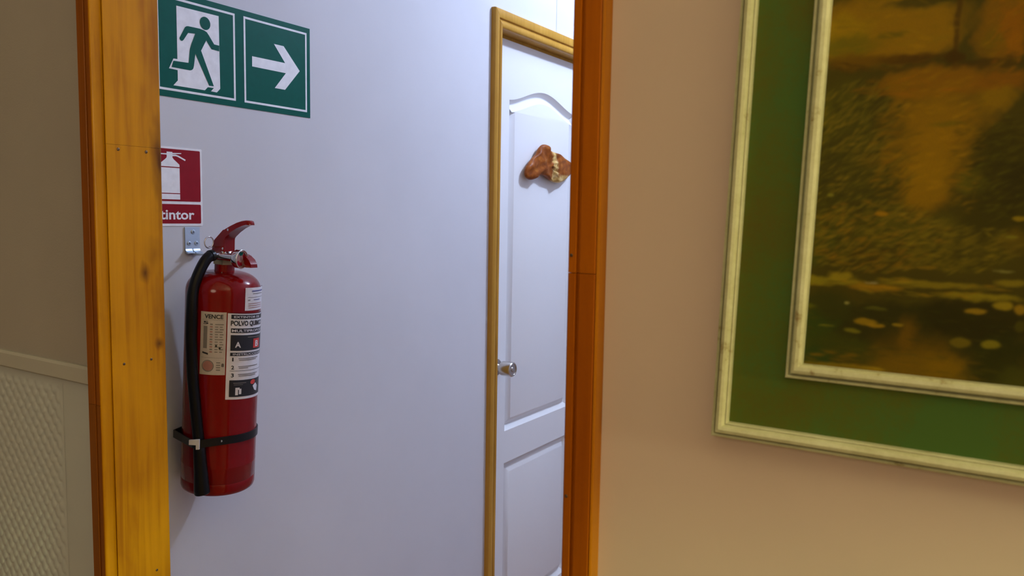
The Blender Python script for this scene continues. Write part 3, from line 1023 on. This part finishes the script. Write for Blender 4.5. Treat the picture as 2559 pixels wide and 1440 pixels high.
bl(0.2236, 0.2242, -26.0, 50.0, 'rule')
bl(0.1782, 0.2075)
patch(l2, 'small_print', M_GREYINK, -20, 2, 0.2018, 0.2030, 0.0012, SKW)
patch(l2, 'small_print', M_GREYINK, -19, -4, 0.1990, 0.1998, 0.0012, SKW)
MB().poly([on_cyl(17 + 6 * math.cos(t), 0.2020 + 0.0042 * math.sin(t) - SKW * 48, CR + 0.0012) for t in [math.pi * k / 10 for k in range(20)]]).build('red_dot', M_REDINK, l2)
ic = MB()
for (a0, a1, z0, z1) in ((-16.5, -12.0, 0.1815, 0.1905), (-16.5, -9.5, 0.1905, 0.1945), (-10.5, -6.5, 0.1825, 0.1920), (-15.5, -10.0, 0.1930, 0.1938)):
    ic.add([on_cyl(a0, z0 - SKW * 18, CR + 0.0012), on_cyl(a1, z0 - SKW * 22, CR + 0.0012), on_cyl(a1, z1 - SKW * 22, CR + 0.0012), on_cyl(a0, z1 - SKW * 18, CR + 0.0012)], [(0, 1, 2, 3)])
ic.build('bin_pictogram', M_LABELW, l2)
MB().poly([on_cyl(17, 0.1905, CR + 0.0012), on_cyl(22, 0.1820, CR + 0.0012), on_cyl(29, 0.1790, CR + 0.0012), on_cyl(31, 0.1880, CR + 0.0012), on_cyl(25, 0.1945, CR + 0.0012)]).build('flame_pictogram', M_LABELW, l2)
l3 = patch(ext, 'small_label', M_LABELW, -4.8, 60, 0.3275, 0.3670, 0.0006, 0.00005)
M_BLUEINK = plain('label_blue_print', (0.12, 0.12, 0.28), 0.5)
patch(l3, 'print_line', M_BLUEINK, 8, 45, 0.3600, 0.3622, 0.0010, 0.00005)
patch(l3, 'print_line', M_GREYINK, 10, 42, 0.3560, 0.3570, 0.0010, 0.00005)
patch(l3, 'print_line', M_GREYINK, 0, 45, 0.3500, 0.3506, 0.0010, 0.00005)
patch(l3, 'print_line', M_GREYINK, 0, 5, 0.3450, 0.3462, 0.0010, 0.00005)
patch(l3, 'print_line', M_BLUEINK, 12, 30, 0.3452, 0.3464, 0.0010, 0.00005)
for k in range(3):
    patch(l3, 'print_line', M_PINKINK, 1, 38, 0.3390 - 0.0035 * k, 0.3400 - 0.0035 * k, 0.0010, 0.00005)

# ------------------------------------------------------------------ framed painting
PX0, PZ0, PW, PH = -0.2044, 1.2694, 0.62, 0.52
SHEAR = 0.0295                       # the old frame is slightly out of square
painting = empty('framed_painting', (PX0, YN, PZ0))
tag(painting, 'framed landscape painting in cream moulding with a wide green liner', 'painting')


def frame_side(profile, side, name, mat, smooth=30):
    """profile: (inset from the outer edge, height off the wall); one mitred length of moulding"""
    vs_ = []
    n = len(profile)
    for end in (0, 1):
        for (w_, h_) in profile:
            if side == 'bottom':
                u, v = (w_, w_) if end == 0 else (PW - w_, w_)
            elif side == 'top':
                u, v = (PW - w_, PH - w_) if end == 0 else (w_, PH - w_)
            elif side == 'left':
                u, v = (w_, PH - w_) if end == 0 else (w_, w_)
            else:
                u, v = (PW - w_, w_) if end == 0 else (PW - w_, PH - w_)
            vs_.append((u + SHEAR * v, -h_, v))
    fs = [tuple(range(n))[::-1], tuple(range(n, 2 * n))] + [(i, (i + 1) % n, n + (i + 1) % n, n + i) for i in range(n)]
    return MB().add(vs_, fs).build(name, mat, painting, smooth)


q = NT('cream_frame_paint')
v_ = q.coords()
f1 = q.noise(q.coords((1, 1, 1)), 130.0, 4.0, 0.7)
f2 = q.noise(v_, 16.0, 3.0)
ff = q.math('ADD', q.math('MULTIPLY', f1, 0.5), q.math('MULTIPLY', f2, 0.5))
q.base(q.ramp(ff, [(0.34, (0.29, 0.22, 0.09)), (0.42, (0.48, 0.48, 0.26)), (0.65, (0.60, 0.61, 0.37))]))
M_CREAM = q.set(0.4, 0, 0.3)
q = NT('green_liner')
v_ = q.coords()
f1 = q.noise(v_, 9.0, 3.0, 0.5)
f2 = q.noise(v_, 300.0, 2.0)
ff = q.math('ADD', q.math('MULTIPLY', f1, 0.85), q.math('MULTIPLY', f2, 0.15))
q.base(q.ramp(ff, [(0.38, (0.100, 0.090, 0.008)), (0.5, (0.085, 0.112, 0.012)), (0.62, (0.062, 0.130, 0.022))]))
q.bump(f2, 0.2, 0.0004)
M_GREEN = q.set(0.6, 0, 0.12)
q = NT('backing_brown')  # dark brown of the backing board
q.base(q.ramp(q.noise(q.coords(), 60.0), [(0.3, (0.05, 0.03, 0.008)), (0.7, (0.09, 0.05, 0.015))]))
M_GROOVE = q.set(0.6)

OUTER = [(0.0, 0.001), (0.0, 0.0125), (0.0008, 0.0150), (0.0020, 0.0158), (0.0030, 0.0150), (0.0034, 0.0090), (0.0046, 0.0090), (0.0048, 0.0185), (0.0060, 0.0212),
         (0.0085, 0.0222), (0.0108, 0.0212), (0.0122, 0.0182), (0.0124, 0.0170), (0.0128, 0.0170), (0.0132, 0.0178), (0.0140, 0.0172), (0.0143, 0.0120), (0.0143, 0.001)]
LINER = [(0.0143, 0.001), (0.0143, 0.0118), (0.0575, 0.0118), (0.0575, 0.001)]
SLIP = [(0.0570, 0.001), (0.0570, 0.0150), (0.0576, 0.0164), (0.0588, 0.0168), (0.0595, 0.0160), (0.0599, 0.0122), (0.0611, 0.0122), (0.0614, 0.0175), (0.0622, 0.0196), (0.0645, 0.0204),
        (0.0672, 0.0196), (0.0690, 0.0170), (0.0692, 0.0120), (0.0692, 0.001)]
for sd in ('left', 'bottom', 'right', 'top'):
    frame_side(OUTER, sd, 'outer_moulding', M_CREAM)
    frame_side(LINER, sd, 'liner_board', M_GREEN, None)
    frame_side(SLIP, sd, 'inner_slip', M_CREAM)

PAINT_BLOBS = [
    (34.8, 254.0, 59.0, 27.3, 0, 0.5, 112, 78, 6),
    (10.4, 250.9, 22.2, 17.6, 0, 0.5, 112, 84, 4),
    (61.9, 244.1, 27.7, 16.9, 0, 0.5, 106, 74, 6),
    (43.3, 248.8, 11.9, 2.6, 0, 0.9, 72, 60, 6),
    (64.8, 270.1, 29.9, 5.0, 0, 0.7, 48, 42, 8),
    (8.1, 243.8, 30.5, 8.9, 0, 0.9, 78, 66, 6),
    (112.7, 248.1, 17.3, 29.4, 0, 0.5, 98, 64, 4),
    (118.6, 247.4, 9.2, 13.3, 0, 0.5, 106, 62, 2),
    (120.9, 234.0, 6.9, 6.7, 0, 0.5, 110, 66, 2),
    (106.6, 238.1, 7.1, 10.8, 0, 0.9, 84, 62, 4),
    (85.1, 251.2, 2.2, 30.1, 0, 0.7, 58, 38, 4),
    (84.5, 229.4, 7.4, 4.4, 0, 0.6, 52, 32, 2),
    (55.3, 230.7, 24.4, 3.7, 0, 0.7, 56, 34, 4),
    (103.3, 222.8, 28.0, 3.8, 0, 0.7, 52, 36, 4),
    (23.0, 232.1, 24.5, 6.4, 0, 0.9, 78, 52, 4),
    (72.3, 212.4, 39.3, 12.6, 0, 0.6, 104, 66, 4),
    (113.8, 210.6, 18.5, 8.1, 0, 0.7, 100, 60, 4),
    (51.6, 212.5, 15.7, 8.6, 0, 0.8, 98, 66, 4),
    (79.6, 185.3, 34.3, 23.9, 0, 0.9, 108, 74, 4),
    (75.5, 160.1, 23.8, 24.2, 0, 0.9, 110, 76, 4),
    (74.4, 143.0, 20.2, 21.4, 0, 1.0, 110, 77, 4),
    (69.1, 128.6, 16.7, 13.0, 0, 1.1, 106, 74, 4),
    (112.5, 198.6, 14.0, 9.5, 0, 0.7, 104, 74, 4),
    (84.9, 182.9, 12.4, 2.2, 0, 0.9, 84, 66, 6),
    (15.3, 188.6, 22.3, 32.7, 0, 0.6, 62, 54, 8),
    (9.9, 149.8, 28.2, 39.2, 0, 0.8, 52, 44, 8),
    (35.0, 152.3, 24.3, 20.7, 0, 0.6, 62, 52, 8),
    (42.5, 161.0, 16.1, 8.8, 0, 0.9, 80, 60, 8),
    (27.3, 110.5, 38.1, 33.1, 0, 0.5, 56, 48, 8),
    (2.5, 94.5, 17.4, 18.6, 0, 0.6, 52, 52, 10),
    (117.5, 169.9, 16.3, 16.3, 0, 0.5, 50, 40, 4),
    (119.5, 148.0, 20.8, 26.0, 0, 0.9, 44, 36, 4),
    (120.3, 112.2, 23.2, 30.4, 0, 0.5, 46, 38, 4),
    (103.3, 141.3, 9.7, 8.4, 0, 0.7, 70, 62, 8),
    (129.8, 137.0, 9.2, 21.7, 0, 0.6, 40, 32, 4),
    (65.9, 105.3, 38.1, 17.5, 0, 0.6, 66, 56, 8),
    (56.7, 87.4, 48.7, 11.8, 0, 0.6, 58, 46, 6),
    (105.4, 89.3, 35.5, 14.1, 0, 0.6, 58, 48, 6),
    (133.0, 101.4, 9.2, 11.0, 0, 0.8, 74, 56, 6),
    (10.6, 66.9, 31.3, 3.7, 0, 0.6, 104, 88, 14),
    (21.9, 70.6, 8.5, 4.9, 0, 0.6, 112, 92, 16),
    (47.8, 63.6, 18.8, 3.0, 0, 0.6, 120, 84, 8),
    (84.7, 68.1, 37.0, 2.6, 0, 0.6, 100, 82, 14),
    (133.4, 72.1, 11.5, 2.8, 0, 0.6, 100, 82, 14),
    (115.3, 60.9, 25.9, 3.4, 0, 0.6, 108, 90, 14),
    (77.1, 35.2, 77.5, 20.6, 0, 0.4, 36, 32, 6),
    (114.3, 44.3, 37.5, 17.0, 0, 0.4, 34, 28, 4),
    (12.3, 45.1, 25.7, 15.5, 0, 0.6, 42, 40, 8),
    (4.9, 25.6, 20.4, 18.9, 0, 0.6, 40, 48, 10),
    (0.3, 45.8, 7.1, 2.8, 0, 0.7, 70, 66, 10),
    (78.8, 14.5, 30.5, 17.7, 0, 1.4, 80, 56, 4),
    (72.3, 28.8, 6.8, 14.8, 0, 1.2, 82, 56, 4),
    (71.6, 6.2, 33.4, 11.9, 0, 1.4, 88, 62, 4),
    (97.6, 7.8, 14.9, 13.1, 0, 1.2, 96, 68, 2),
    (131.3, 17.4, 18.6, 19.7, 0, 0.5, 34, 32, 4),
    (141.9, 4.5, 13.7, 11.2, 0, 0.7, 52, 48, 8),
    (26.3, 15.1, 28.0, 12.4, 0, 0.7, 46, 46, 8),
    (9.3, 7.0, 14.6, 7.9, 0, 0.7, 36, 46, 12),
    (27.4, 1.1, 30.7, 2.8, 0, 0.7, 98, 76, 12),
    (50.0, 2.2, 10.9, 1.8, 0, 0.7, 116, 88, 14),
    (129.7, 55.7, 6.5, 3.1, 0, 0.45, 114, 92, 14),
    (113.8, 50.8, 7.7, 2.3, 0, 0.45, 116, 86, 12),
    (140.2, 54.0, 4.1, 3.6, 0, 0.45, 114, 84, 12),
    (43.0, 37.4, 8.8, 2.7, 0, 0.45, 112, 84, 10),
    (50.1, 35.3, 6.5, 1.5, 0, 0.45, 120, 88, 12),
    (65.0, 36.8, 4.5, 1.2, 0, 0.45, 112, 86, 14),
    (34.3, 29.9, 6.7, 1.8, 0, 0.45, 88, 78, 14),
    (14.7, 32.2, 6.4, 0.9, 0, 0.45, 80, 74, 14),
    (106.4, 27.7, 7.4, 3.7, 0, 0.45, 84, 68, 10),
    (125.0, 28.1, 6.6, 3.4, 0, 0.45, 98, 84, 14),
    (140.8, 42.3, 3.7, 4.4, 0, 0.45, 56, 48, 6),
    (29.2, 51.0, 2.5, 0.9, 0, 0.45, 110, 100, 50),
    (49.1, 47.9, 8.2, 1.5, 0, 0.45, 66, 60, 14),
    (134.0, 116.5, 5.1, 1.6, 0, 0.45, 110, 86, 10),
    (47.3, 118.8, 4.9, 2.1, 0, 0.45, 124, 84, 6),
    (44.7, 67.3, 5.5, 0.6, 0, 0.45, 110, 95, 60),
    (11.2, 133.1, 2.9, 1.2, 0, 0.45, 98, 88, 22),
    (130.5, 104.1, 4.2, 1.1, 0, 0.45, 96, 84, 18),
    (128.0, 79.9, 7.0, 0.8, 0, 0.45, 100, 90, 40),
    (81.0, 80.2, 6.6, 1.4, 0, 0.45, 94, 70, 8),
]
PAINT_STROKES = [
    (23.8, 188.2, 32.6, 28.1, 420, 7, 1.3, 38, 12, [(86, 72, 14), (100, 80, 16), (70, 60, 10), (44, 38, 6), (40, 34, 6)]),
    (30.2, 143.5, 36.4, 28.3, 460, 7, 1.2, 28, 12, [(100, 80, 16), (70, 60, 10), (44, 38, 6), (40, 34, 6), (50, 44, 8)]),
    (51.5, 166.6, 15.8, 37.6, 160, 7, 1.4, 25, 12, [(100, 70, 6), (90, 64, 6), (64, 52, 8)]),
    (99.5, 156.7, 9.7, 44.4, 140, 6, 1.4, 15, 14, [(84, 62, 6), (66, 52, 6), (52, 42, 4), (104, 74, 4)]),
    (41.9, 101.8, 52.4, 26.8, 800, 7, 1.3, 22, 16, [(92, 76, 14), (104, 82, 14), (74, 62, 10), (48, 40, 6), (44, 34, 6), (110, 76, 8)]),
    (100.0, 94.8, 38.1, 17.0, 420, 6, 1.2, 18, 14, [(84, 68, 10), (64, 52, 8), (44, 36, 6), (96, 78, 12)]),
    (121.6, 150.7, 18.5, 35.4, 300, 6, 1.3, 20, 16, [(58, 48, 6), (40, 32, 4), (66, 58, 8), (36, 28, 4)]),
    (73.0, 174.4, 29.9, 48.1, 110, 8, 2.0, 10, 14, [(116, 80, 4), (106, 74, 4), (100, 66, 4), (120, 84, 6)]),
    (34.6, 256.9, 51.7, 23.0, 70, 10, 2.0, -4, 8, [(116, 82, 4), (104, 76, 6), (96, 72, 6)]),
    (115.6, 242.5, 13.8, 29.3, 80, 6, 1.6, 35, 18, [(114, 66, 2), (100, 58, 2), (80, 56, 4), (106, 72, 4)]),
    (63.2, 228.6, 67.9, 5.6, 60, 8, 1.3, -3, 8, [(60, 38, 4), (74, 48, 4), (50, 34, 4)]),
    (77.3, 212.0, 55.1, 9.8, 80, 8, 1.4, 4, 10, [(112, 66, 4), (96, 62, 4), (88, 56, 4)]),
    (66.6, 65.6, 69.4, 6.5, 90, 9, 1.0, 0, 5, [(110, 88, 14), (96, 78, 12), (50, 40, 6), (118, 84, 8)]),
    (69.2, 34.5, 74.0, 23.7, 120, 8, 1.0, 0, 5, [(44, 38, 6), (34, 30, 4), (56, 50, 8), (40, 40, 8)]),
    (66.1, 7.1, 65.4, 12.0, 60, 9, 1.4, 0, 6, [(100, 68, 4), (84, 60, 6), (60, 52, 8)]),
]


LIGHT_ON_CANVAS = (0.62, 0.53, 0.55)


def canvas():
    nx, nz = 300, 425
    cw, ch = (PW - 2 * 0.0685) * 1000, (PH - 2 * 0.0685) * 1000
    us = np.linspace(0, 170, nx)
    vv = np.linspace(0, 295, nz)
    uu_full = np.concatenate([us, np.linspace(170, cw, 260)[1:]])
    vv_full = np.concatenate([vv, np.linspace(295, ch, 60)[1:]])
    Ug, Vg = np.meshgrid(uu_full, vv_full)
    lin = lambda c: np.array(s2l(c))
    img = np.zeros(Ug.shape + (3,))
    img[:] = lin((54, 44, 7))
    rs = np.random.RandomState(11)
    # low-frequency wobble so that the patches get painterly edges
    wob_u = sum(np.sin(Ug * a + Vg * b + p) * k for a, b, p, k in ((0.21, 0.13, 1.0, 1.6), (-0.13, 0.34, 2.0, 1.2), (0.55, -0.42, 0.5, 0.8), (0.9, 0.8, 3.0, 0.5)))
    wob_v = sum(np.sin(Ug * a + Vg * b + p) * k for a, b, p, k in ((0.17, -0.2, 0.3, 1.2), (0.4, 0.3, 2.2, 0.8), (-0.8, 0.6, 1.4, 0.5)))

    def stamp_(u, v, ru, rv, ang, soft, col, alpha, wob=1.0):
        rmax = max(ru, rv) * 1.4 + 3
        i0, i1 = np.searchsorted(uu_full, (u - rmax, u + rmax))
        j0, j1 = np.searchsorted(vv_full, (v - rmax, v + rmax))
        if i1 <= i0 or j1 <= j0:
            return
        sl = (slice(j0, j1), slice(i0, i1))
        du = Ug[sl] - u + wob_u[sl] * wob
        dv = Vg[sl] - v + wob_v[sl] * wob
        ca, sa = math.cos(R(ang)), math.sin(R(ang))
        a_ = (du * ca + dv * sa) / ru
        b_ = (-du * sa + dv * ca) / rv
        d = np.sqrt(a_ * a_ + b_ * b_)
        m_ = np.clip((1.0 + soft * 0.35 - d) / (soft + 0.05), 0, 1)
        m_ = (m_ * m_ * (3 - 2 * m_) * alpha)[..., None]
        img[sl] = img[sl] * (1 - m_) + np.array(col) * m_

    n_big = len(PAINT_BLOBS) - 20
    # the wood, clearing and pond go on to the right and upwards over the rest of the canvas
    far = []
    for b_ in PAINT_BLOBS[:n_big]:
        if b_[0] > 15:
            far.append((308 - b_[0] + rs.uniform(-4, 4), b_[1] + rs.uniform(-3, 3)) + tuple(b_[2:]))
        far.append((318 + b_[0] * 1.1 + rs.uniform(-4, 4), b_[1] + rs.uniform(-3, 3)) + tuple(b_[2:]))
    for k in range(26):
        c = ((96, 72, 6), (52, 44, 8), (84, 58, 4), (60, 52, 8), (104, 74, 6))[k % 5]
        far.append((rs.uniform(0, cw), rs.uniform(300, ch + 5), rs.uniform(20, 45), rs.uniform(12, 26), rs.uniform(-20, 20), 0.8) + c)
    for b_ in far + list(PAINT_BLOBS[:n_big]):
        stamp_(b_[0], b_[1], b_[2], b_[3], b_[4], b_[5], lin(b_[6:9]), 0.85, min(1.0, min(b_[2], b_[3]) / 9))
    for k in range(1500):
        u_, v_2 = rs.uniform(165, cw), rs.uniform(75, 230)
        stamp_(u_, v_2, rs.uniform(2.5, 6), rs.uniform(0.6, 1.3), 25 + 14 * rs.randn(), 1.3, lin(((92, 76, 14), (70, 58, 10), (46, 38, 6), (104, 80, 12))[k % 4]), rs.uniform(0.2, 0.5), 0.25)
    for k in range(700):
        u_, v_2 = rs.uniform(0, cw), rs.uniform(292, ch)
        stamp_(u_, v_2, rs.uniform(3, 7), rs.uniform(0.8, 1.8), 30 + 25 * rs.randn(), 1.3, lin(((92, 70, 10), (70, 58, 10), (46, 38, 6), (110, 70, 6))[k % 4]), rs.uniform(0.25, 0.5), 0.25)
    for (u, v, ru, rv, n, ln, wd, ang, sd, cols) in PAINT_STROKES:
        for _ in range(n):
            r_ = math.sqrt(rs.rand())
            t_ = rs.rand() * 6.283
            uu, v2 = u + ru * r_ * math.cos(t_), v + rv * r_ * math.sin(t_)
            c = lin(cols[rs.randint(len(cols))]) * (0.9 + 0.25 * rs.rand())
            stamp_(uu, v2, ln * (0.35 + 0.5 * rs.rand()), wd * (0.4 + 0.6 * rs.rand()), ang + sd * rs.randn(), 1.3, c, 0.22 + 0.33 * rs.rand(), 0.25)
    pads = [(308 - b_[0] + rs.uniform(-6, 6), b_[1] + rs.uniform(-4, 4)) + tuple(b_[2:]) for b_ in PAINT_BLOBS[n_big:] if b_[0] < 120 and b_[1] < 75]
    pads += [(320 + b_[0] + rs.uniform(-6, 6), b_[1] + rs.uniform(-4, 4)) + tuple(b_[2:]) for b_ in PAINT_BLOBS[n_big:] if b_[1] < 75]
    for b_ in pads + list(PAINT_BLOBS[n_big:]):
        stamp_(b_[0], b_[1], b_[2], b_[3], b_[4], b_[5], lin(b_[6:9]), 0.85, 0.25)
    # soften: the picture is thinly painted with blended edges
    for _ in range(1):
        sm = img.copy()
        sm[1:-1] = (img[:-2] + 2 * img[1:-1] + img[2:]) / 4
        img = sm.copy()
        img[:, 1:-1] = (sm[:, :-2] + 2 * sm[:, 1:-1] + sm[:, 2:]) / 4
    img = np.clip(img / np.array(LIGHT_ON_CANVAS), 0.0005, 1)
    nzz, nxx = Ug.shape
    X = 0.0685 + Ug / 1000 + SHEAR * (0.0685 + Vg / 1000)
    P = np.stack([X, np.full_like(X, -0.0100), 0.0685 + Vg / 1000], -1).reshape(-1, 3)
    a = (np.arange(nzz - 1)[:, None] * nxx + np.arange(nxx - 1)[None, :]).ravel()
    F = np.stack([a, a + 1, a + nxx + 1, a + nxx], 1)
    me = bpy.data.meshes.new('canvas')
    me.from_pydata(P.tolist(), [], F.tolist())
    at = me.color_attributes.new('paint', 'FLOAT_COLOR', 'POINT')
    rgba = np.concatenate([img.reshape(-1, 3), np.ones((P.shape[0], 1))], 1).astype(np.float32)
    at.data.foreach_set('color', rgba.ravel())
    q = NT('oil_paint')
    ca = q.n('ShaderNodeVertexColor')
    ca.layer_name = 'paint'
    fine = q.noise(q.coords((900, 900, 900)), 1.0, 2.0)
    q.base(q.mix(0.25, ca.outputs['Color'], q.mix(1.0, ca.outputs['Color'], q.ramp(fine, [(0.3, (0.6, 0.6, 0.6)), (0.7, (1, 1, 1))]), 'MULTIPLY')))
    q.bump(fine, 0.15, 0.0005)
    me.materials.append(q.set(0.6, 0, 0.08))
    o = bpy.data.objects.new('canvas', me)
    COL.objects.link(o)
    o.parent = painting
    o['label'] = 'dark autumn landscape with bushes above a lily pond'
    MB().box((0.062, -0.0092, 0.062), (PW - 0.062, -0.002, PH - 0.062)).build('backing_board', M_GROOVE, painting)
    return o


canvas()
bpy.context.view_layer.update()
